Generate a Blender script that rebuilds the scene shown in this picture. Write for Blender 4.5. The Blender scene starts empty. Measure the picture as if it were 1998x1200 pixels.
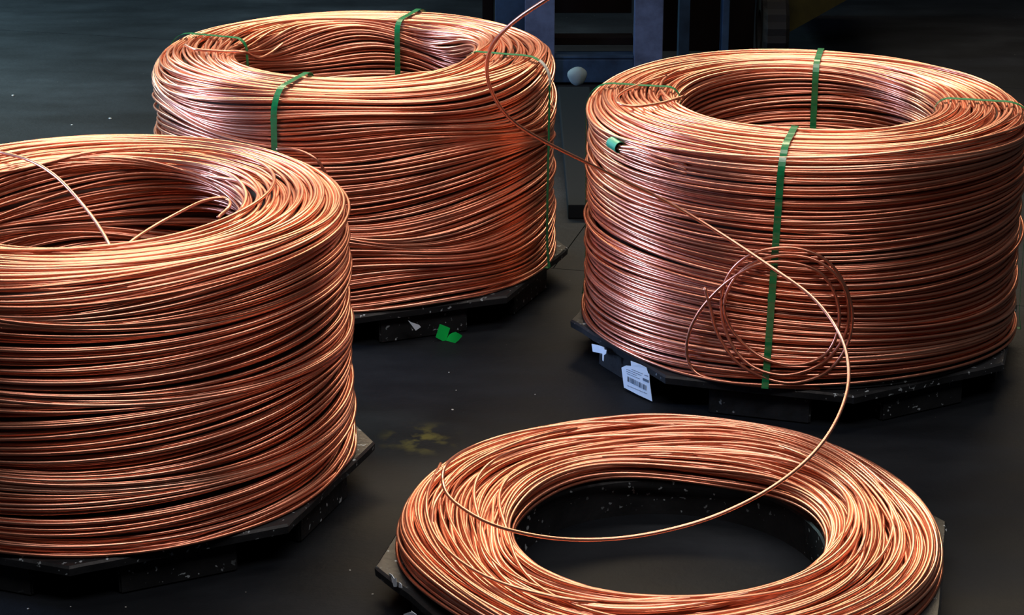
import bpy, bmesh, math
import numpy as np
from mathutils import Vector
PI = math.pi
COL = bpy.context.scene.collection
SC = bpy.context.scene

# ------------------------------------------------------------------ camera, world, light, exposure
F, PITCH, CAMH = 4192.4, .342, 2.5138
cam = bpy.data.objects.new('camera', bpy.data.cameras.new('camera')); COL.objects.link(cam)
cam.location = (0, 0, CAMH); cam.rotation_euler = (PI/2 - PITCH, 0, 0)
cam.data.sensor_width = 36; cam.data.lens = F*36/1998; cam.data.clip_end = 200
SC.camera = cam
SC.view_settings.view_transform = 'Standard'; SC.view_settings.look = 'None'
SC.view_settings.gamma = 1; SC.view_settings.use_curve_mapping = False
SC.view_settings.exposure = -0.13
w = bpy.data.worlds.new('hall_air'); SC.world = w; w.use_nodes = True
w.node_tree.nodes['Background'].inputs[0].default_value = (.55, .6, .7, 1)
w.node_tree.nodes['Background'].inputs[1].default_value = .015

def area(name, loc, aim, sx, sy, power, col):
    l = bpy.data.lights.new(name, 'AREA'); l.shape = 'RECTANGLE'; l.size = sx; l.size_y = sy
    l.energy = power; l.color = col
    o = bpy.data.objects.new(name, l); COL.objects.link(o); o.location = loc
    o.rotation_euler = (Vector(aim)-Vector(loc)).to_track_quat('-Z', 'Y').to_euler()
    return o
area('ceiling_lamp_near', (0.4, 1.6, 6.8), (0.2, 5.2, .4), 7.0, .6, 330, (1, .90, .86))
area('ceiling_lamp_middle', (0.2, 6.6, 6.8), (0.2, 6.6, 0), 8.0, .6, 420, (1, .88, .80))
fl = area('ceiling_lamp_far', (-.3, 13.5, 6.2), (0.0, 7.2, .9), 11.0, .9, 265, (1, .80, .54)); fl.data.spread = math.radians(78)
area('doorway_light_left', (-7.0, 7.2, 1.7), (0, 6.6, .6), .9, 2.2, 620, (.42, .60, 1))
dl = area('floor_fill_far_left', (-6.0, 12.5, 4.2), (-3.0, 10.8, 0), 1.6, 1.6, 270, (.55, .85, .88)); dl.data.spread = math.radians(75)  # unseen bluish fill, added to brighten the far-left floor

# ------------------------------------------------------------------ helpers
c_, s_ = math.cos(PITCH), math.sin(PITCH)
def ray(px, py):
    a = (px-999)/F; b = (600-py)/F
    return np.array([a, c_+b*s_, -s_+b*c_])
def at_z(px, py, z):
    r = ray(px, py); k = (z-CAMH)/r[2]; return np.array([r[0]*k, r[1]*k, z])
def at_y(px, py, y):
    r = ray(px, py); k = y/r[1]; return np.array([r[0]*k, y, CAMH+r[2]*k])
def on_cyl(px, py, c, R, near=True):
    r = ray(px, py)
    A = r[0]**2+r[1]**2; B = -2*(c[0]*r[0]+c[1]*r[1]); D = c[0]**2+c[1]**2-R*R
    q = max(B*B-4*A*D, 0)
    k = (-B+(-1 if near else 1)*q**.5)/2/A
    return np.array([r[0]*k, r[1]*k, CAMH+r[2]*k])

def tag(o, label=None, cat=None, group=None, kind=None):
    if label: o['label'] = label
    if cat: o['category'] = cat
    if group: o['group'] = group
    if kind: o['kind'] = kind
    return o
def empty(name, loc, label, cat, group=None):
    o = bpy.data.objects.new(name, None); COL.objects.link(o); o.location = loc
    return tag(o, label, cat, group)
def link(name, me, m=None, parent=None, world=False):
    """world=True: the mesh is in world coordinates and is moved into its parent's frame"""
    if m: me.materials.append(m)
    o = bpy.data.objects.new(name, me); COL.objects.link(o)
    if parent is not None:
        o.parent = parent
        if world:
            p = parent; off = Vector((0, 0, 0))
            while p is not None: off += p.location; p = p.parent
            o.location = -off
    return o
def mesh_from(name, V, Fs, smooth=False):
    me = bpy.data.meshes.new(name); me.from_pydata([tuple(v) for v in V], [], [tuple(f) for f in Fs]); me.update()
    if smooth: me.polygons.foreach_set('use_smooth', [True]*len(me.polygons))
    return me
def box_data(x0, x1, y0, y1, z0, z1):
    V = [(x0,y0,z0),(x1,y0,z0),(x1,y1,z0),(x0,y1,z0),(x0,y0,z1),(x1,y0,z1),(x1,y1,z1),(x0,y1,z1)]
    return V, [(0,3,2,1),(4,5,6,7),(0,1,5,4),(1,2,6,5),(2,3,7,6),(3,0,4,7)]
def bevelled_box(name, dims, bev=.004):
    bm = bmesh.new(); V, Fs = box_data(*dims)
    vs = [bm.verts.new(v) for v in V]
    for f in Fs: bm.faces.new([vs[i] for i in f])
    bmesh.ops.bevel(bm, geom=bm.edges[:], offset=bev, segments=2, affect='EDGES', profile=.6)
    bmesh.ops.recalc_face_normals(bm, faces=bm.faces[:])
    me = bpy.data.meshes.new(name); bm.to_mesh(me); bm.free(); return me

# ------------------------------------------------------------------ materials
def mat(name):
    m = bpy.data.materials.new(name); m.use_nodes = True
    return m, m.node_tree.nodes, m.node_tree.links, m.node_tree.nodes['Principled BSDF']
def ramp(N, pts):
    r = N.new('ShaderNodeValToRGB'); e = r.color_ramp.elements
    e[0].position, e[0].color = pts[0][0], (*pts[0][1], 1)
    e[1].position, e[1].color = pts[-1][0], (*pts[-1][1], 1)
    for p, c in pts[1:-1]:
        k = e.new(p); k.color = (*c, 1)
    return r
def noise(N, L, scale, detail=4, rough=.55, coord='Object'):
    t = N.new('ShaderNodeTexCoord'); n = N.new('ShaderNodeTexNoise')
    n.inputs['Scale'].default_value = scale; n.inputs['Detail'].default_value = detail; n.inputs['Roughness'].default_value = rough
    L.new(t.outputs[coord], n.inputs['Vector']); return n

def copper_mat():
    m, N, L, B = mat('copper_rod')
    a = N.new('ShaderNodeAttribute'); a.attribute_name = 'tone'
    r = ramp(N, [(0, (.56, .205, .125)), (.35, (.71, .29, .185)), (.7, (.80, .36, .245)), (1, (.87, .46, .33))])
    n = noise(N, L, 9, 3)
    mx = N.new('ShaderNodeMath'); mx.operation = 'MULTIPLY_ADD'; mx.inputs[1].default_value = .5; mx.inputs[2].default_value = -.25
    L.new(n.outputs['Fac'], mx.inputs[0])
    ad = N.new('ShaderNodeMath'); ad.operation = 'ADD'; ad.use_clamp = True
    L.new(a.outputs['Fac'], ad.inputs[0]); L.new(mx.outputs[0], ad.inputs[1]); L.new(ad.outputs[0], r.inputs[0])
    L.new(r.outputs[0], B.inputs['Base Color'])
    B.inputs['Metallic'].default_value = .93
    rr = N.new('ShaderNodeMapRange'); rr.inputs['To Min'].default_value = .27; rr.inputs['To Max'].default_value = .36
    L.new(n.outputs['Fac'], rr.inputs['Value']); L.new(rr.outputs[0], B.inputs['Roughness'])
    return m
M_COPPER = copper_mat()
M_BURIED = bpy.data.materials.new('gap_shade_copper'); M_BURIED.use_nodes = True  # copper coloured dark to stand for shade in the gaps between turns
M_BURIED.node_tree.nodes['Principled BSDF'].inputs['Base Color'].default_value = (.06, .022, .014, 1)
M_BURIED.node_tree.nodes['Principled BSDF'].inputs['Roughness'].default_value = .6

def plastic(name, col, rough, bump=0, spec=.5):
    m, N, L, B = mat(name); B.inputs['Base Color'].default_value = (*col, 1); B.inputs['Roughness'].default_value = rough
    B.inputs['Specular IOR Level'].default_value = spec
    if bump:
        n = noise(N, L, 60, 5); b = N.new('ShaderNodeBump'); b.inputs['Strength'].default_value = bump; b.inputs['Distance'].default_value = .003
        L.new(n.outputs['Fac'], b.inputs['Height']); L.new(b.outputs[0], B.inputs['Normal'])
    return m
def strap_mat():
    m, N, L, B = mat('green_strap_plastic')
    n = noise(N, L, 30, 3); r = ramp(N, [(.3, (.003, .14, .045)), (.7, (.006, .22, .075))])
    L.new(n.outputs['Fac'], r.inputs[0]); L.new(r.outputs[0], B.inputs['Base Color'])
    B.inputs['Roughness'].default_value = .28; B.inputs['Coat Weight'].default_value = .3
    return m
M_STRAP = strap_mat()
M_TAPE = plastic('green_tape', (.02, .33, .19), .4)
M_GREEN = plastic('bright_green_film', (.0, .50, .085), .5)
M_PAPER = plastic('white_paper', (.50, .62, .75), .7)
M_PRINT = plastic('grey_print', (.06, .10, .16), .7)
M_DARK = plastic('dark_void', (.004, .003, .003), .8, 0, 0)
M_CHIP = plastic('pale_stone', (.30, .31, .30), .8)

def pallet_mat():
    m, N, L, B = mat('black_pallet_plastic')
    n = noise(N, L, 6, 5); r = ramp(N, [(.3, (.007, .008, .009)), (.7, (.02, .022, .025))])
    L.new(n.outputs['Fac'], r.inputs[0])
    # pale scuffs and chips
    sp = noise(N, L, 55, 2, .5); sr = ramp(N, [(.655, (0, 0, 0)), (.69, (1, 1, 1))]); L.new(sp.outputs['Fac'], sr.inputs[0])
    big = noise(N, L, 4, 2); br = ramp(N, [(.44, (0, 0, 0)), (.56, (1, 1, 1))]); L.new(big.outputs['Fac'], br.inputs[0])
    mu = N.new('ShaderNodeMath'); mu.operation = 'MULTIPLY'; L.new(sr.outputs[0], mu.inputs[0]); L.new(br.outputs[0], mu.inputs[1])
    mx = N.new('ShaderNodeMix'); mx.data_type = 'RGBA'; L.new(mu.outputs[0], mx.inputs['Factor'])
    L.new(r.outputs[0], mx.inputs['A']); mx.inputs['B'].default_value = (.32, .38, .42, 1)
    L.new(mx.outputs['Result'], B.inputs['Base Color']); B.inputs['Roughness'].default_value = .42; B.inputs['Specular IOR Level'].default_value = .16
    n2 = noise(N, L, 40, 6); b = N.new('ShaderNodeBump'); b.inputs['Strength'].default_value = .35; b.inputs['Distance'].default_value = .006
    L.new(n2.outputs['Fac'], b.inputs['Height']); L.new(b.outputs[0], B.inputs['Normal'])
    return m
M_PALLET = pallet_mat()

def floor_mat():
    m, N, L, B = mat('black_shop_floor')
    n = noise(N, L, 1.1, 6, .6); r = ramp(N, [(.3, (.0042, .0053, .0070)), (.55, (.0080, .0098, .0125)), (.75, (.0155, .0185, .0225))])
    L.new(n.outputs['Fac'], r.inputs[0])
    # streaky wear along the driving direction
    t = N.new('ShaderNodeTexCoord'); mp = N.new('ShaderNodeMapping'); mp.inputs['Scale'].default_value = (1.1, 3.2, 1); mp.inputs['Rotation'].default_value = (0, 0, .45)
    st = N.new('ShaderNodeTexNoise'); st.inputs['Scale'].default_value = 1.5; st.inputs['Detail'].default_value = 6
    L.new(t.outputs['Object'], mp.inputs[0]); L.new(mp.outputs[0], st.inputs['Vector'])
    g = ramp(N, [(.35, (.75, .75, .75)), (.7, (1.3, 1.3, 1.3))]); L.new(st.outputs['Fac'], g.inputs[0])
    mu = N.new('ShaderNodeMix'); mu.data_type = 'RGBA'; mu.blend_type = 'MULTIPLY'; mu.inputs['Factor'].default_value = 1
    L.new(r.outputs[0], mu.inputs['A']); L.new(g.outputs[0], mu.inputs['B'])
    # tiny pale grit
    sp = noise(N, L, 70, 1, .5); sr = ramp(N, [(.80, (0, 0, 0)), (.84, (1, 1, 1))]); L.new(sp.outputs['Fac'], sr.inputs[0])
    m2 = N.new('ShaderNodeMix'); m2.data_type = 'RGBA'; L.new(sr.outputs[0], m2.inputs['Factor'])
    L.new(mu.outputs['Result'], m2.inputs['A']); m2.inputs['B'].default_value = (.12, .12, .115, 1)
    # yellowish oil stain between the left coil and the loose ring
    geo = N.new('ShaderNodeNewGeometry'); d = N.new('ShaderNodeVectorMath'); d.operation = 'DISTANCE'
    d.inputs[1].default_value = STAIN; L.new(geo.outputs['Position'], d.inputs[0])
    dr = N.new('ShaderNodeMapRange'); dr.inputs['From Min'].default_value = .02; dr.inputs['From Max'].default_value = .14
    dr.inputs['To Min'].default_value = 1; dr.inputs['To Max'].default_value = 0; L.new(d.outputs['Value'], dr.inputs['Value'])
    sn = noise(N, L, 14, 4); srr = ramp(N, [(.48, (0, 0, 0)), (.62, (1, 1, 1))]); L.new(sn.outputs['Fac'], srr.inputs[0])
    mm = N.new('ShaderNodeMath'); mm.operation = 'MULTIPLY'; L.new(dr.outputs[0], mm.inputs[0]); L.new(srr.outputs[0], mm.inputs[1])
    m3 = N.new('ShaderNodeMix'); m3.data_type = 'RGBA'; L.new(mm.outputs[0], m3.inputs['Factor'])
    L.new(m2.outputs['Result'], m3.inputs['A']); m3.inputs['B'].default_value = (.075, .07, .02, 1)
    L.new(m3.outputs['Result'], B.inputs['Base Color'])
    rr = N.new('ShaderNodeMapRange'); rr.inputs['To Min'].default_value = .45; rr.inputs['To Max'].default_value = .75
    L.new(st.outputs['Fac'], rr.inputs['Value']); L.new(rr.outputs[0], B.inputs['Roughness'])
    B.inputs['Specular IOR Level'].default_value = .06
    n2 = noise(N, L, 25, 8, .65); b = N.new('ShaderNodeBump'); b.inputs['Strength'].default_value = .45; b.inputs['Distance'].default_value = .006
    L.new(n2.outputs['Fac'], b.inputs['Height']); L.new(b.outputs[0], B.inputs['Normal'])
    return m
STAIN = tuple(at_z(822, 856, 0))
M_FLOOR = floor_mat()

# ------------------------------------------------------------------ setting: floor of big cast slabs, far wall
floor = link('floor', mesh_from('floor', *box_data(-9, 9, -3, 17, -.06, -.012)), plastic('floor_joint', (.004, .004, .004), .9))
floor['kind'] = 'structure'
u = np.array([math.cos(-.2485), math.sin(-.2485)]); v = np.array([-u[1], u[0]])
O = at_z(1060, 522, 0)[:2]; S1, S2 = 5.3, 3.25   # slab length along u, pitch along v
V0 = at_z(1145, 435, 0)[:2]; a0 = float((V0-O)@u)-.0
for i in range(-2, 3):
    for j in range(-3, 4):
        g = .002; sh = 0 if j >= 0 else S1/2
        x0, x1, y0, y1 = a0+i*S1+g+sh, a0+(i+1)*S1-g+sh, j*S2+g, (j+1)*S2-g
        cs = [O+u*a+v*b for a, b in ((x0,y0),(x1,y0),(x1,y1),(x0,y1))]
        ct = sum(cs)/4
        if not (-8.5 < ct[0] < 8.5 and -2 < ct[1] < 16): continue
        V = [(c[0], c[1], -.03) for c in cs]+[(c[0], c[1], 0) for c in cs]
        sl = link('floor_slab', mesh_from('floor_slab', V, box_data(0,1,0,1,0,1)[1]), M_FLOOR, floor)
wall = link('wall_back', mesh_from('wall_back', *box_data(-9, 9, 17, 17.2, -.06, 6.8)), plastic('dark_wall_paint', (.02, .021, .022), .8)); wall['kind'] = 'structure'

# ------------------------------------------------------------------ wire windings
WR = .0048
def tube_mesh(name, P, rad=WR, sides=6, closed=True, tone=None):
    """P: (n, S, 3) centre lines of n loops -> one mesh"""
    n, S, _ = P.shape
    if closed: T = np.roll(P, -1, 1)-np.roll(P, 1, 1)
    else:
        T = np.empty_like(P); T[:, 1:-1] = P[:, 2:]-P[:, :-2]; T[:, 0] = P[:, 1]-P[:, 0]; T[:, -1] = P[:, -1]-P[:, -2]
    T /= np.linalg.norm(T, axis=2, keepdims=True)
    if closed or True:
        up = np.zeros_like(T); up[..., 2] = 1
        A = np.cross(T, up)
        bad = np.linalg.norm(A, axis=2) < .05
        A[bad] = np.cross(T[bad], np.array([1., .3, 0]))
        A /= np.linalg.norm(A, axis=2, keepdims=True)
    Bv = np.cross(A, T)
    ang = np.arange(sides)*2*PI/sides
    V = P[:, :, None, :]+rad*(np.cos(ang)[None, None, :, None]*A[:, :, None, :]+np.sin(ang)[None, None, :, None]*Bv[:, :, None, :])
    nseg = S if closed else S-1
    i = np.arange(n)[:, None, None]*S*sides; j = np.arange(nseg)[None, :, None]; k = np.arange(sides)[None, None, :]
    j2 = (j+1) % S; k2 = (k+1) % sides
    Q = np.stack([i+j*sides+k, i+j2*sides+k, i+j2*sides+k2, i+j*sides+k2], -1).reshape(-1, 4)
    me = bpy.data.meshes.new(name)
    me.vertices.add(n*S*sides); me.vertices.foreach_set('co', V.reshape(-1).astype(np.float32))
    caps = []
    if not closed:
        for a in range(n):
            caps.append([a*S*sides+q for q in range(sides)]); caps.append([a*S*sides+(S-1)*sides+q for q in range(sides)][::-1])
    nl = Q.size+sum(len(c) for c in caps)
    me.loops.add(nl); idx = np.concatenate([Q.reshape(-1)]+[np.array(c) for c in caps]) if caps else Q.reshape(-1)
    me.loops.foreach_set('vertex_index', idx.astype(np.int32))
    nf = len(Q)+len(caps); me.polygons.add(nf)
    st = list(np.arange(len(Q))*4); tot = [4]*len(Q); p = Q.size
    for c in caps: st.append(p); tot.append(len(c)); p += len(c)
    me.polygons.foreach_set('loop_start', np.array(st, np.int32)); 
    me.polygons.foreach_set('use_smooth', np.ones(nf, bool))
    me.update(calc_edges=True); me.validate()
    at = me.attributes.new('tone', 'FLOAT', 'POINT')
    if tone is None: tone = np.full((n, S), .6)
    at.data.foreach_set('value', np.repeat(tone.reshape(-1), sides).astype(np.float32))
    return me

class Profile:
    """cross-section outline of a coil, from the outer foot over the crown down the inner wall"""
    def __init__(s, R, r, H, so, si):
        pts = [(R, 0)]
        for z in np.linspace(.01, H-so, 40): pts.append((R, z))
        for a in np.linspace(0, PI/2, 24)[1:]: pts.append((R-so+so*math.cos(a), H-so+so*math.sin(a)))
        for q in np.linspace(R-so, r+si, 30)[1:]: pts.append((q, H))
        for a in np.linspace(PI/2, PI, 16)[1:]: pts.append((r+si+si*math.cos(a), H-si+si*math.sin(a)))
        for z in np.linspace(H-si, 0, 40)[1:]: pts.append((r, z))
        p = np.array(pts); s.p = p
        d = np.linalg.norm(np.diff(p, axis=0), axis=1); s.s = np.r_[0, np.cumsum(d)]; s.L = s.s[-1]
        t = np.gradient(p, axis=0); t /= np.linalg.norm(t, axis=1, keepdims=True)
        s.n = np.c_[t[:, 1], -t[:, 0]]
        s.s_out = H-so; s.s_top0 = s.s_out+so*PI/2; s.s_top1 = s.s_top0+(R-so-r-si); s.H = H; s.R = R; s.r = r
    def at(s, q, depth):
        q = np.clip(q, 0, s.L)
        f = lambda a: np.interp(q, s.s, a)
        return f(s.p[:, 0])-depth*f(s.n[:, 0]), f(s.p[:, 1])-depth*f(s.n[:, 1])

def winding(seed, prof, z0, layers=3, spacing=.0125, S=112, amp_wall=.007, amp_top=.020, inner_to=.45, bulge=.0055, wild=.10, slant=.010, hd=.3, wk=2.0, indf=.7, inner_amp=1.):
    rg = np.random.default_rng(seed)
    th = np.arange(S)*2*PI/S
    def series(n, ks, amps):
        o = np.zeros((n, S))
        for k, a in zip(ks, amps): o += a*rg.normal(size=(n, 1))*np.sin(k*th[None]+rg.uniform(0, 2*PI, (n, 1)))
        return o
    smax = prof.s_top1+inner_to
    allP, tones = [], []
    # shared wander of neighbouring turns
    comps = [(rg.uniform(.18, .7), rg.integers(1, 5), rg.uniform(0, 2*PI), rg.normal()) for _ in range(9)]
    tilt = rg.uniform(0, 2*PI)
    for d in range(layers):
        sp = spacing*(1.10, .97, .88, .9, .9)[d]; n = int(smax/sp)
        s = (np.arange(n)+rg.uniform(0, 1))*sp+rg.normal(size=n)*spacing*.28
        s = np.clip(s, .004, smax)[:, None]
        top = np.clip(1-np.abs(s-(prof.s_top0+prof.s_top1)/2)/((prof.s_top1-prof.s_top0)/2+.10), 0, 1)
        top = np.clip(top*2.2, 0, 1)
        A = amp_wall+(amp_top-amp_wall)*top
        indiv = series(n, (1, 2, 3, 4), (.62, .5, .3, .12))*indf
        wildm = (rg.uniform(size=(n, 1)) < wild)*wk+1
        shared = sum(a*np.sin(2*PI*s/l+k*th[None]+ph) for l, k, ph, a in comps)*slant*.8
        A = A*np.where(s > prof.s_top1-.01, inner_amp, 1); shared = shared*np.where(s > prof.s_top1-.01, inner_amp, 1)
        q = s+indiv*A*wildm+shared
        q += .006*np.sin(th[None]+tilt)
        q = np.abs(q); q = np.where(q > smax+.03, 2*smax+.06-q, q)
        dep = WR+(d+rg.uniform(-hd, hd, (n, 1)))*WR*2.3+series(n, (1, 2, 3, 4), (.5, .5, .35, .2))*WR*.30
        dep = np.where(wildm > 1.5, dep-WR*1.5, dep)
        dep = np.maximum(dep, -WR*.9)
        rho, z = prof.at(q, dep)
        z = np.maximum(z, WR)
        bz = bulge*(.6*np.sin(2*PI*z/.19+seed+1.1*np.sin(th[None]+seed))+.5*np.sin(2*PI*z/.085+2*seed+.9*np.cos(2*th[None])))
        bz = bz*np.clip(z/.08, 0, 1)
        out = np.clip((rho-(prof.R+prof.r)/2)/.1, -1, 1)
        rho = rho+bz*out+.011*np.exp(-z/.05)*np.clip(out, 0, 1)
        rho = rho*(1+.006*np.cos(2*th[None]+seed))
        P = np.stack([rho*np.cos(th)[None], rho*np.sin(th)[None], z+z0], -1)
        allP.append(P)
        tones.append(np.clip(.5+.2*rg.normal(size=(n, 1))+series(n, (1, 2, 3), (.07, .07, .05)), 0, 1))
    return np.concatenate(allP), np.concatenate(tones)

def lathe(name, prof_pts, seg=64, smooth=True):
    n = len(prof_pts); V = []; Fs = []
    for i in range(seg):
        a = 2*PI*i/seg
        for r, z in prof_pts: V.append((r*math.cos(a), r*math.sin(a), z))
    for i in range(seg):
        for j in range(n):
            Fs.append((i*n+j, ((i+1) % seg)*n+j, ((i+1) % seg)*n+(j+1) % n, i*n+(j+1) % n))
    return mesh_from(name, V, Fs, smooth)

def smooth_path(pts, n):
    """Catmull-Rom through the points, resampled evenly"""
    P = np.array(pts, float); Q = np.vstack([2*P[0]-P[1], P, 2*P[-1]-P[-2]]); out = []
    for i in range(1, len(Q)-2):
        t = np.linspace(0, 1, 24, endpoint=False)[:, None]
        a, b, c, d = Q[i-1], Q[i], Q[i+1], Q[i+2]
        out.append(.5*((2*b)+(c-a)*t+(2*a-5*b+4*c-d)*t*t+(3*b-a-3*c+d)*t**3))
    out = np.vstack(out+[P[-1:]])
    for _ in range(5): out[1:-1] = .25*out[:-2]+.5*out[1:-1]+.25*out[2:]
    d = np.r_[0, np.cumsum(np.linalg.norm(np.diff(out, axis=0), axis=1))]
    s = np.linspace(0, d[-1], n)
    return np.stack([np.interp(s, d, out[:, k]) for k in range(3)], 1)
def loose_wire(name, pts, n, parent, rad=WR, label=None, tone=.7):
    P = smooth_path(pts, n)[None]
    me = tube_mesh(name, P, rad, 10, False, np.full((1, n), tone))
    o = link(name, me, M_COPPER, parent, world=True)
    if label: o['label'] = label
    return o

# ------------------------------------------------------------------ pallets
def make_pallet(loc, rot, H, label, hole=.42):
    t = empty('coil_pallet', (loc[0], loc[1], 0), label, 'pallet', 'black octagonal pallets under the copper coils')
    pl = .026; RV = .752; seg = 64
    # top plate: octagonal outside, round hole, worn bevelled rim
    def octr(a):
        b = ((a-rot) % (PI/4))-PI/8
        return RV*math.cos(PI/8)/math.cos(b)
    angs = sorted([2*PI*i/seg for i in range(seg)]+[(rot+k*PI/4) % (2*PI) for k in range(8)])
    angs = [a for i, a in enumerate(angs) if i == 0 or a-angs[i-1] > 1e-3]
    V, Fs = [], []; n = len(angs)
    rgc = np.random.default_rng(int(abs(loc[0])*1000))
    for a in angs:
        R1 = octr(a)+rgc.normal()*.0012
        for r, z in ((R1-.006, H), (R1, H-.006), (R1-.002, H-pl), (hole, H-pl), (hole, H-.005), (hole+.005, H)):
            V.append((r*math.cos(a), r*math.sin(a), z))
    for i in range(n):
        for j in range(6):
            i2 = (i+1) % n; Fs.append((i*6+j, i2*6+j, i2*6+(j+1) % 6, i*6+(j+1) % 6))
    link('deck', mesh_from('deck', V, Fs), M_PALLET, t)
    link('inner_skirt', lathe('inner_skirt', [(hole+.025, 0), (hole+.025, H-pl-.0005), (hole+.0005, H-pl-.0005), (hole+.0005, 0)], 64, False), M_PALLET, t)
    # eight hollow feet between the corners
    for k in range(8):
        ac = rot+(k+.5)*PI/4; hw = .245
        V = []
        for rr in (.50, .684):
            for s in (-1, 1):
                wdt = hw*(.95 if rr > .6 else 1)
                a = ac+s*wdt; V.append((rr*math.cos(a), rr*math.sin(a)))
        Vs = [(x, y, 0) for x, y in V]+[(x*1.0, y*1.0, H-pl) for x, y in V]
        # swap to ring order
        o = [0, 1, 3, 2]; Vs = [Vs[q] for q in o]+[Vs[4+q] for q in o]
        bm = bmesh.new(); bv = [bm.verts.new(p) for p in Vs]
        for f in [(0,3,2,1),(4,5,6,7),(0,1,5,4),(1,2,6,5),(2,3,7,6),(3,0,4,7)]: bm.faces.new([bv[q] for q in f])
        bmesh.ops.bevel(bm, geom=bm.edges[:], offset=.006, segments=2, affect='EDGES'); bmesh.ops.recalc_face_normals(bm, faces=bm.faces[:])
        me = bpy.data.meshes.new('foot'); bm.to_mesh(me); bm.free()
        link('foot', me, M_PALLET, t)
    return t

def sticker(name, pixels, c, R, parent, m, mid=None, thick=.0012):
    """a thin paper shape stuck on the pallet's side; outline given as picture points on a cylinder of radius R"""
    out = [on_cyl(x, y, c, R) for x, y in pixels]
    cc = sum(out)/len(out); nrm = np.array([cc[0]-c[0], cc[1]-c[1], 0]); nrm /= np.linalg.norm(nrm)
    n = len(out); V = out+[p+nrm*thick for p in out]
    Fs = [tuple(range(n, 2*n)), tuple(range(n))[::-1]]+[(i, (i+1) % n, (i+1) % n+n, i+n) for i in range(n)]
    me = mesh_from(name, V, Fs)
    bm = bmesh.new(); bm.from_mesh(me); bmesh.ops.recalc_face_normals(bm, faces=bm.faces[:]); bm.to_mesh(me); bm.free()
    return link(name, me, m, parent, world=True)

# ------------------------------------------------------------------ straps
def strap(coil, c, prof, z0, az_in, az_out, parent, seal_s=None, wid=.021, seal_m=None, seal_name='strap_seal', seed=0):
    rg = np.random.default_rng(seed)
    n = 150; s = np.linspace(0, prof.L, n)
    rho, z = prof.at(s, np.full(n, -.0098)-.0012*rg.uniform(0, 1, n)); rho = rho+.013*np.exp(-z/.06)*(rho > .6)
    az = np.radians(np.interp(s, [0, prof.s_out, prof.s_top1, prof.L], [az_out, az_out*.45+az_in*.55, az_in, az_in]))
    z = np.maximum(z, .003); z[0] = z[-1] = .003
    C = [(rho[i]*math.cos(az[i]), rho[i]*math.sin(az[i]), z[i]+z0, rho[i]) for i in range(n)]
    th = .0011; V = []; Fs = []
    P = np.array([q[:3] for q in C])
    T = np.gradient(P, axis=0); T /= np.linalg.norm(T, axis=1, keepdims=True)
    W = np.stack([-np.sin(az), np.cos(az), 0*az], 1); Nn = np.cross(W, T); Nn /= np.linalg.norm(Nn, axis=1, keepdims=True)
    # make the normal point outwards from the section's middle
    mid = np.stack([(prof.R+prof.r)/2*np.cos(az), (prof.R+prof.r)/2*np.sin(az), 0*az+z0+prof.H*.5], 1)
    sg = np.sign(((P-mid)*Nn).sum(1)); Nn *= sg[:, None]
    for i in range(n):
        for a, b in ((-1, 0), (1, 0), (1, 1), (-1, 1)): V.append(P[i]+W[i]*a*wid/2+Nn[i]*b*th)
    for i in range(n-1):
        for j in range(4): Fs.append((i*4+j, i*4+(j+1) % 4, i*4+4+(j+1) % 4, i*4+4+j))
    # close under the coil
    L = (n-1)*4
    for j in range(4): Fs.append((L+j, L+(j+1) % 4, (j+1) % 4, j))
    me = mesh_from('strap', V, Fs)
    bm = bmesh.new(); bm.from_mesh(me); bmesh.ops.recalc_face_normals(bm, faces=bm.faces[:]); bm.to_mesh(me); bm.free()
    o = link('strap', me, M_STRAP, parent)
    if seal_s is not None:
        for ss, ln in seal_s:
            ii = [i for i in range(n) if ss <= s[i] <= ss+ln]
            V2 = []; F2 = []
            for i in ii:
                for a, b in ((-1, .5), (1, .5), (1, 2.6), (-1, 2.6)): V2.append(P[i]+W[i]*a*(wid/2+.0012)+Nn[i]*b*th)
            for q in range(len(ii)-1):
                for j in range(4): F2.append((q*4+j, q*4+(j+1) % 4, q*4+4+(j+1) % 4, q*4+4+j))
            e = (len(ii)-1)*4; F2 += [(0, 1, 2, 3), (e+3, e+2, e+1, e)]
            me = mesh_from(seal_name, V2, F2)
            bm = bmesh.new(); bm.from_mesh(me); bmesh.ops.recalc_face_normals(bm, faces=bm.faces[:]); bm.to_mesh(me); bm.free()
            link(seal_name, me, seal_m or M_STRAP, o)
    return o

# ------------------------------------------------------------------ the three tall coils
ZP = .12; R0, r0, H0 = .700, .412, .7325
CL, CM, CR = (-1.1380, 5.5554), (-.5491, 7.3732), (.9400, 6.6859)
def make_coil(c, seed, prof, z0, label, **kw):
    t = empty('copper_wire_coil', (c[0], c[1], z0+.002), label, 'wire coil')
    P, tone = winding(seed, prof, 0, **kw)
    o = link('wire_winding', tube_mesh('wire_winding', P, WR, 8, True, tone), M_COPPER, t); o['kind'] = 'stuff'
    d = .046
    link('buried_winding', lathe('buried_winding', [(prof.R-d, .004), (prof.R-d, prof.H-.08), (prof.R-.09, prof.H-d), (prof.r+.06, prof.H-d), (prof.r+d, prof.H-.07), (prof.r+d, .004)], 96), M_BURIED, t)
    return t
prof = Profile(R0, r0, H0, .075, .035)
LAB = ['tall copper wire coil at the left, cut off by the frame, with no straps',
       'tall green-strapped copper wire coil standing behind the left one',
       'tall green-strapped copper wire coil at the right with a small hank tied on its front']
coilL = make_coil(CL, 3, prof, ZP, LAB[0], amp_top=.030, slant=.016)
coilM = make_coil(CM, 11, prof, ZP, LAB[1], amp_top=.024, slant=.014)
coilR = make_coil(CR, 29, prof, ZP, LAB[2], amp_top=.018, slant=.008)
palL = make_pallet(CL, math.radians(3), ZP, 'black octagonal pallet with white scuffs under the tall left coil')
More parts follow.
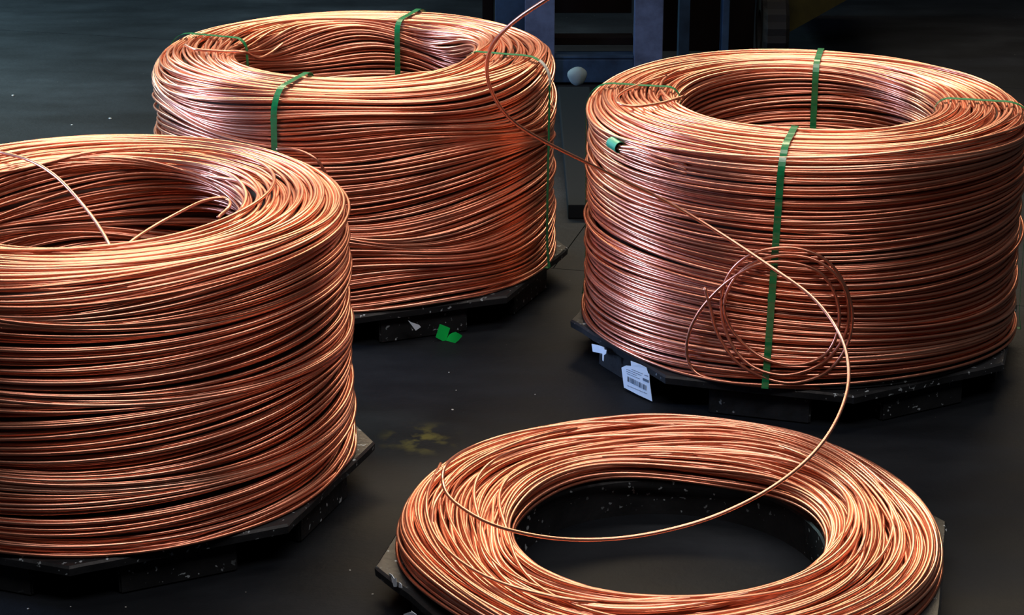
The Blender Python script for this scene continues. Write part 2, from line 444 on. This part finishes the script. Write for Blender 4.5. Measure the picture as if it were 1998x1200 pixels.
palM = make_pallet(CM, math.radians(0), ZP, 'black octagonal pallet with a green film scrap, under the middle rear coil')
palR = make_pallet(CR, math.radians(6), ZP, 'black octagonal pallet with a white barcode label, under the right coil')

# straps
strap(coilR, CR, prof, 0, -102.0, -104.6, coilR, [(H0*.37, .032), (H0*.80, .02)], seed=1)
strap(coilR, CR, prof, 0, 78.2, 78.2, coilR, seed=2)
strap(coilR, CR, prof, 0, 171.5, 166, coilR, seed=3)
strap(coilR, CR, prof, 0, -11.5, -14, coilR, seed=4)
strap(coilM, CM, prof, 0, -106.8, -108.6, coilM, [(H0*.86, .03)], seed=5)
strap(coilM, CM, prof, 0, 71.4, 72, coilM, seed=6)
strap(coilM, CM, prof, 0, 166, 158, coilM, seed=7)
st = strap(coilM, CM, prof, 0, -15.5, -20, coilM, [(prof.s_out-.010, .088)], seal_m=plastic('painted_glare', (.42, .46, .44), .4), seal_name='glare_patch', seed=8)  # pale piece paints the glare where this strap bends over the shoulder
st.children[0]['label'] = 'pale grey section of the strap, painted-on glare'

# ------------------------------------------------------------------ the loose low ring in front
CF = (.3963, 4.9703); ZF = .105
profF = Profile(.688, .397, .084, .04, .03)
ringF = empty('copper_wire_coil', (CF[0], CF[1], ZF), 'low loosely wound copper wire ring lying in front, its end rising in the air', 'wire coil')
Pf, tf = winding(47, profF, 0, layers=5, spacing=.0118, S=144, amp_wall=.012, amp_top=.034, inner_to=.082, bulge=.002, wild=.12, slant=.022, hd=.4, wk=1.5, indf=.5, inner_amp=.45)
# the bore lies a little nearer the camera than the outer edge: the turns were thrown down off centre
Pf[..., 1] -= .036*np.clip((.69-np.hypot(Pf[..., 0], Pf[..., 1]))/.28, 0, 1)
o = link('wire_winding', tube_mesh('wire_winding', Pf, WR, 6, True, tf), M_COPPER, ringF); o['kind'] = 'stuff'
palF = make_pallet(CF, math.radians(10), ZF, 'black octagonal pallet with torn paper bits, under the low ring', hole=.40)

# the wire being drawn off the ring, winding upwards out of the frame
zt = ZF+.092
pts = [at_z(1330, 830, zt-.02), at_z(1180, 824, zt+.010), at_z(1080, 832, zt+.016), at_z(985, 850, zt+.02), at_z(915, 875, zt+.028), at_y(872, 905, 4.98), at_y(864, 940, 4.90), at_y(882, 975, 4.80), at_y(940, 1014, 4.68),
       at_y(1010, 1038, 4.58), at_y(1100, 1052, 4.50), at_y(1200, 1051, 4.46), at_y(1300, 1035, 4.46), at_y(1400, 1005, 4.50), at_y(1500, 955, 4.58), at_y(1580, 892, 4.70),
       at_y(1632, 820, 4.83), at_y(1656, 740, 4.98), at_y(1642, 660, 5.12), at_y(1590, 585, 5.24), at_y(1510, 525, 5.34), at_y(1400, 452, 5.42), at_y(1300, 393, 5.44),
       at_y(1220, 354, 5.42), at_y(1150, 320, 5.36), at_y(1060, 275, 5.26), at_y(1000, 236, 5.16), at_y(965, 190, 5.06), at_y(950, 140, 4.96), at_y(960, 90, 4.86),
       at_y(1000, 45, 4.76), at_y(1065, 0, 4.68), at_y(1150, -50, 4.62), at_y(1250, -100, 4.60)]
loose_wire('loose_wire_end', pts, 420, ringF, WR*.95, 'single copper wire drawn up off the ring in a wide open spiral', .75)
# crossing strands lying on top of the ring
for P_ in ([(1480, 858), (1560, 885), (1640, 930), (1682, 975), (1690, 1020), (1684, 1060), (1665, 1095)],
           [(860, 905), (835, 960), (835, 1010), (860, 1060), (920, 1110), (1000, 1145), (1100, 1168), (1200, 1180)],
           [(1180, 828), (1060, 848), (960, 885), (895, 925), (850, 980), (842, 1040)]):
    loose_wire('loose_strand', [at_z(x, y, zt+(.008 if 0 < k_ < len(P_)-1 else -.025)) for k_, (x, y) in enumerate(P_)], 90, ringF, WR, None, .6)

# ------------------------------------------------------------------ loose ends on the tall coils
ZT = ZP+H0
# left coil: two strands hanging in the bore
loose_wire('loose_strand', [at_y(-60, 285, 6.02), at_y(0, 297, 5.93), at_y(60, 314, 5.86), at_y(110, 345, 5.76), at_y(155, 392, 5.62), at_y(190, 437, 5.44), at_y(214, 480, 5.27), at_y(222, 520, 5.19)], 70, coilL, WR, None, .8)
loose_wire('loose_strand', [at_y(425, 425, 5.50), at_y(446, 405, 5.56), at_y(447, 392, 5.62), at_y(428, 386, 5.64), at_y(390, 395, 5.60), at_y(340, 420, 5.50), at_y(300, 442, 5.40), at_y(262, 467, 5.28), at_y(235, 490, 5.20)], 70, coilL, WR, None, .4)
# middle coil
loose_wire('loose_strand', [at_z(362, 88, ZT+.012), at_z(380, 96, ZT+.016), at_z(415, 99, ZT+.014), at_z(450, 101, ZT+.012), at_z(478, 102, ZT+.012), at_y(494, 110, 7.36), at_y(508, 113, 7.40), at_y(530, 102, 7.50), at_y(553, 84, 7.60)], 60, coilM, WR, None, .6)
loose_wire('loose_strand', [on_cyl(540, 291, CM, R0+.008), on_cyl(572, 291, CM, R0+.018), on_cyl(600, 300, CM, R0+.026), on_cyl(622, 316, CM, R0+.026), on_cyl(638, 342, CM, R0+.016)], 40, coilM, WR, None, .5)
# right coil: hooked strand on the crown
loose_wire('loose_strand', [at_z(1300, 148, ZT+.006), at_z(1255, 162, ZT+.010), at_z(1218, 178, ZT+.014), at_z(1202, 193, ZT+.016), at_z(1212, 204, ZT+.016), at_z(1245, 207, ZT+.014), at_z(1290, 201, ZT+.012), at_z(1334, 188, ZT+.008)], 60, coilR, WR, None, .5)
# right coil: small hank of wire held by the front strap
hk = [(1375, 560), (1386, 600), (1402, 655), (1445, 712), (1525, 746), (1598, 734), (1645, 690), (1663, 625), (1650, 560), (1612, 508), (1550, 484), (1480, 491), (1432, 522), (1409, 572), (1412, 632),
      (1438, 688), (1482, 722), (1542, 731), (1608, 706), (1648, 655), (1656, 602), (1640, 548), (1592, 508), (1530, 498), (1472, 512), (1430, 548), (1413, 602), (1436, 655), (1492, 700), (1560, 711),
      (1612, 690), (1636, 640), (1632, 582), (1600, 532), (1540, 512), (1480, 516), (1422, 548), (1372, 598), (1345, 648), (1341, 695), (1362, 730), (1425, 753), (1497, 762), (1600, 763)]
hp = []
for i, (x, y) in enumerate(hk):
    a = i/len(hk)
    rr = R0+.020+.010*math.sin(i*1.3)*.5+.006*a
    if i > 38: rr = R0+.020-(i-38)*.0035
    q = on_cyl(x, y, CR, rr); q[2] = max(q[2], ZP+WR+.001); hp.append(q)
loose_wire('wire_hank', hp, 420, coilR, WR*1.05, 'small coiled hank of wire tied under the front strap', .55)
# right coil: strand end wrapped in green tape, open dark mouth
def tape_end():
    p = on_cyl(1201, 283, CR, R0+.014); ax = math.atan2(p[1]-CR[1], p[0]-CR[0])
    T = np.array([-math.sin(ax), math.cos(ax), 0]);
    if T[0] < 0: T = -T
    T = T*.97+np.array([0, 0, -.10]); T /= np.linalg.norm(T)
    Nr = np.array([math.cos(ax), math.sin(ax), 0]); U = np.cross(T, Nr)
    n = 24; L_ = .050; ra = .0185
    V = []; Fs = []
    for j, (t_, r_) in enumerate(((-L_/2, ra*.98), (L_/2, ra), (L_/2, ra-.0015), (-L_/2, ra-.0025))):
        for i in range(n):
            a = 2*PI*i/n; V.append(p+T*t_+(Nr*math.cos(a)+U*math.sin(a))*r_)
    for j in range(4):
        for i in range(n): Fs.append((j*n+i, j*n+(i+1) % n, ((j+1) % 4)*n+(i+1) % n, ((j+1) % 4)*n+i))
    o = link('tape_sleeve', mesh_from('tape_sleeve', V, Fs, False), M_TAPE, coilR, world=True); o['label'] = 'short green tape sleeve around a wire end'
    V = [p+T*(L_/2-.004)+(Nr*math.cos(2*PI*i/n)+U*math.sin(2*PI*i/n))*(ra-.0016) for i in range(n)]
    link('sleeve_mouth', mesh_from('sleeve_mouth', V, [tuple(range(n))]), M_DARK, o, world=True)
    for k, (dz, dn) in enumerate(((.006, 0), (-.003, .004), (-.010, 0))):
        q = [p+T*.0+U*dz*(-1)+Nr*dn, p+T*.03+U*dz*(-1)+Nr*dn, on_cyl(1245, 290+k*8, CR, R0+.012), on_cyl(1290, 306+k*9, CR, R0+.008), on_cyl(1340, 322+k*8, CR, R0-.002)]
        loose_wire('loose_strand', q, 24, coilR, WR*.9, None, .8)
tape_end()

# ------------------------------------------------------------------ labels and scraps on the pallets
lab = sticker('paper_label', [(1213, 717), (1222, 713), (1232, 714), (1231, 704), (1250, 711), (1267, 720), (1268, 745), (1273, 783), (1245, 770), (1218, 756)], CR, .716, palR, M_PAPER)
lab['label'] = 'torn white barcode label'
def on_label(name, quads):
    V = []; Fs = []
    for (x0, y0, x1, y1, h) in quads:
        b = len(V); V += [on_cyl(x0, y0, CR, .7185), on_cyl(x1, y1, CR, .7185), on_cyl(x1, y1+h, CR, .7185), on_cyl(x0, y0+h, CR, .7185)]; Fs.append((b, b+1, b+2, b+3))
    o = link(name, mesh_from(name, V, Fs), M_PRINT, lab, world=True); o['kind'] = 'stuff'; return o
rb = np.random.default_rng(5); q = []; x = 1224.
while x < 1260:
    wd = rb.choice([.8, 1.3, 2.0]); y = 734+(x-1224)*.50; q.append((x, y, x+wd, y+wd*.5, 10)); x += wd+rb.choice([.7, 1.1])
on_label('barcode', q)
q = []
for k, (yy, xa, xb) in enumerate([(716, 1232, 1250), (720, 1222, 1248), (724, 1222, 1240), (728, 1223, 1246), (751, 1224, 1262)]):
    x = xa
    while x < xb:
        l_ = rb.uniform(2, 5); q.append((x, yy+(x-1222)*.42, x+l_, yy+(x+l_-1222)*.42, 1.1)); x += l_+1
q.append((1254, 737, 1265, 742, 5)); q.append((1257, 731, 1264, 733.5, 1.4))
on_label('small_print', q)
s1 = sticker('paper_scrap', [(1155, 671), (1166, 673), (1178, 677), (1180, 682), (1184, 683), (1183, 690), (1179, 693), (1178, 705), (1176, 703), (1176, 690), (1157, 686)], CR, .716, palR, M_PAPER); s1['label'] = 'torn white paper scrap'
s1 = sticker('paper_scrap', [(796, 625), (803, 629), (818, 634), (821, 638), (811, 645), (805, 637)], CM, .716, palM, M_PAPER); s1['label'] = 'white pointed paper scrap'
# green film scrap with a curled second flap
g1 = sticker('green_film_scrap', [(858, 632), (878, 640), (869, 668), (850, 658)], CM, .718, palM, M_GREEN); g1['label'] = 'bright green folded film scrap'
def flap():
    e0 = [on_cyl(869, 668, CM, .720), on_cyl(876, 652, CM, .720)]
    rows = []
    pp = [((869, 668), (876, 654), .720), ((876, 672), (882, 650), .735), ((886, 671), (889, 648), .752), ((895, 664), (895, 651), .768), ((902, 656), (900, 654), .776)]
    V = []; Fs = []
    for a, b, r in pp: V += [on_cyl(*a, CM, r), on_cyl(*b, CM, r)]
    n = len(pp); V2 = [q+np.array([0, 0, .001]) for q in V]
    for i in range(n-1): Fs += [(2*i, 2*i+1, 2*i+3, 2*i+2), (2*n+2*i+2, 2*n+2*i+3, 2*n+2*i+1, 2*n+2*i)]
    link('curled_flap', mesh_from('curled_flap', V+V2, Fs, True), M_GREEN, g1, world=True)
flap()
for pix in ([(744, 1101), (750, 1104), (755, 1116), (765, 1121), (770, 1129), (774, 1128), (774, 1145), (769, 1145), (767, 1137), (757, 1130), (750, 1119), (744, 1115)],
            [(780, 1136), (784, 1140), (785, 1147), (779, 1146)],
            [(788, 1198), (800, 1194), (806, 1196), (803, 1192), (813, 1199), (812, 1206), (790, 1206)]):
    s1 = sticker('paper_scrap', pix, CF, .722, palF, M_PAPER); s1['label'] = 'torn white paper scrap'

# ------------------------------------------------------------------ chips on the floor
rc = np.random.default_rng(9)
CHIP = ['pale stone chip on the bare floor midway between the left coil and the ring', 'pale stone chip on the floor just outside the torn corner of the ring pallet',
        'pale chip on the floor below the right end of the left pallet', 'lowest pale chip in the bottom left corner of the floor', 'pale chip in the bottom left corner, right of its lowest neighbour',
        'tiny chip on the floor below the green film scrap', 'tiny chip on the floor left of the barcode label', 'pale chip at the far left on the floor behind the left coil',
        'pale chip on the floor just left of the rear coil', 'small chip on the floor right behind the rim of the left coil', 'tiny chip just above the larger chip in mid floor', 'pale chip on the floor below the front of the left pallet']
ci = iter(CHIP)
chips = [(883, 800, 5), (727, 1160, 5), (683, 1113, 4), (55, 1188, 5), (138, 1184, 4), (876, 727, 3), (1044, 770, 3), (25, 187, 6), (215, 232, 6), (140, 244, 4), (890, 762, 3), (245, 1185, 4)]
for px, py, sz in chips:
    p = at_z(px, py, 0); k = p[1]/F*sz*.55
    bm = bmesh.new(); bmesh.ops.create_icosphere(bm, subdivisions=1, radius=1)
    for v_ in bm.verts: v_.co = Vector((v_.co.x*k*rc.uniform(.8, 1.3), v_.co.y*k*rc.uniform(.8, 1.3), max(v_.co.z, -.6)*k*.5*rc.uniform(.7, 1.2)))
    mz = min(v_.co.z for v_ in bm.verts)
    for v_ in bm.verts: v_.co.z -= mz
    me = bpy.data.meshes.new('stone_chip'); bm.to_mesh(me); bm.free()
    o = link('stone_chip', me, M_CHIP); o.location = (p[0], p[1], 0)
    tag(o, next(ci), 'chip', 'tiny pale chips scattered on the floor')

# ------------------------------------------------------------------ machines standing in the dark behind
def paint(name, col, rough):
    m, N, L, B = mat(name); n = noise(N, L, 5, 6, .7); r = ramp(N, [(.3, tuple(c*.45 for c in col)), (.55, col), (.8, tuple(min(1, c*1.5) for c in col))])
    L.new(n.outputs['Fac'], r.inputs[0]); L.new(r.outputs[0], B.inputs['Base Color']); B.inputs['Roughness'].default_value = rough; B.inputs['Metallic'].default_value = 0; B.inputs['Specular IOR Level'].default_value = .12
    return m
M_NAVY = paint('navy_paint', (.010, .024, .05), .6)
M_STEEL = paint('worn_blue_steel', (.045, .062, .11), .5)
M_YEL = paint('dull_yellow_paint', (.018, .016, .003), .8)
M_TYRE = plastic('tyre_rubber', (.006, .006, .006), .8, .4, .1)
YF = 10.3
def X(px, y=YF): return (px-999)/F*(y*c_+(CAMH-.5)*s_)
frame = empty('steel_rack', (X(1160), YF, 0), 'dark blue upright steel rack standing in shadow behind the coils', 'rack')
def fb(name, px0, px1, z0, z1, m, dy0=0, dy1=.12, bev=.004):
    return link(name, bevelled_box(name, (X(px0), X(px1), YF+dy0, YF+dy1, z0, z1), bev), m, frame, world=True)
fb('post', 1024, 1083, 0, 2.2, M_STEEL, 0, .10)
fb('post', 1240, 1296, 0, 2.2, M_STEEL, 0, .10)
fb('side_plate', 966, 1024, 0, 2.2, M_NAVY, .05, .12)
fb('rear_post', 940, 962, 0, 2.2, M_DARK, .15, .3)
fb('rear_post', 1338, 1360, 0, 2.2, M_NAVY, .35, .45)
fb('rear_post', 1424, 1438, 0, 2.2, M_NAVY, .3, .42)
fb('back_panel', 1083, 1240, .30, 2.2, M_DARK, .3, .34)
fb('side_panel', 1296, 1500, .05, 2.2, M_DARK, .55, .6)
def zz(py, y=YF): return float(at_y(1160, py, y)[2])
fb('lower_crossbar', 1083, 1240, zz(163), zz(118), M_NAVY, .02, .10)
fb('upper_crossbar', 1083, 1240, zz(97), zz(82), M_DARK, .1, .2)
fb('ledge', 1083, 1240, zz(116), zz(112), M_NAVY, .02, .14, .001)
skid = link('steel_skid', bevelled_box('steel_skid', (X(1088), X(1150), YF-2.2, YF-.25, 0, .06), .006), plastic('black_steel', (.008, .010, .012), .7, 0, .03))
tag(skid, 'low dark steel skid lying on the floor between the rear coil and the right coil', 'skid')
lump = bmesh.new(); bmesh.ops.create_icosphere(lump, subdivisions=3, radius=1)  # pale smooth lump in front of the lower crossbar
for v_ in lump.verts:
    n_ = 1+.06*math.sin(v_.co.x*3+1)+.06*math.sin(v_.co.z*4); v_.co = Vector((v_.co.x*.05*n_, v_.co.y*.03*n_, v_.co.z*.045*n_))
me = bpy.data.meshes.new('lump'); lump.to_mesh(me); lump.free()
for p_ in me.polygons: p_.use_smooth = True
pr = at_y(1126, 148, YF-.10)
o = link('lump', me, plastic('pale_lump', (.10, .14, .15), .9)); o.location = tuple(pr)
tag(o, 'pale rounded lump in front of the dark rack beside the right coil', 'lump')

truck = empty('parked_truck', (X(1560), YF+.4, 0), 'unlit yellow truck with one black tyre in the dark at the top right', 'vehicle')
def wheel():
    pc = at_y(1530, 55, YF+.4); n = 36; Rw = .20; hw = .065; V = []; Fs = []
    pr_ = [(Rw*.45, -hw), (Rw*.9, -hw), (Rw, -hw*.7), (Rw, hw*.7), (Rw*.9, hw), (Rw*.45, hw)]
    for i in range(n):
        a = 2*PI*i/n; k = 1.03 if i % 2 else .98
        for j, (r, x) in enumerate(pr_):
            rr = r*(k if j in (2, 3) else 1); V.append((x, rr*math.cos(a), rr*math.sin(a)+Rw*1.03))
    for i in range(n):
        for j in range(6): Fs.append((i*6+j, ((i+1) % n)*6+j, ((i+1) % n)*6+(j+1) % 6, i*6+(j+1) % 6))
    o = link('tyre', mesh_from('tyre', V, Fs), M_TYRE, truck); o.location = (X(1530)-X(1560), 0, 0)
    h = link('hub', bevelled_box('hub', (-.03, .03, -.09, .09, Rw*1.03-.09, Rw*1.03+.09), .02), M_DARK, o)
wheel()
# body: a sloping-bottomed hull
x0, x1, x2 = X(1550)-X(1560), X(1700)-X(1560), X(1800)-X(1560)
z0_, z1_ = zz(62, YF+.5), zz(-8, YF+.5)
poly = [(x0, z0_), (x0+.02, z0_-.02), (x1, z1_), (x2, z1_+.12), (x2, z1_+.9), (x0, z1_+.9)]
V = [(x, .1, z) for x, z in poly]+[(x, 1.3, z) for x, z in poly]; n = len(poly)
link('body', mesh_from('body', V, [tuple(range(n)), tuple(range(n, 2*n))[::-1]]+[((i+1) % n, i, i+n, (i+1) % n+n) for i in range(n)]), M_YEL, truck)
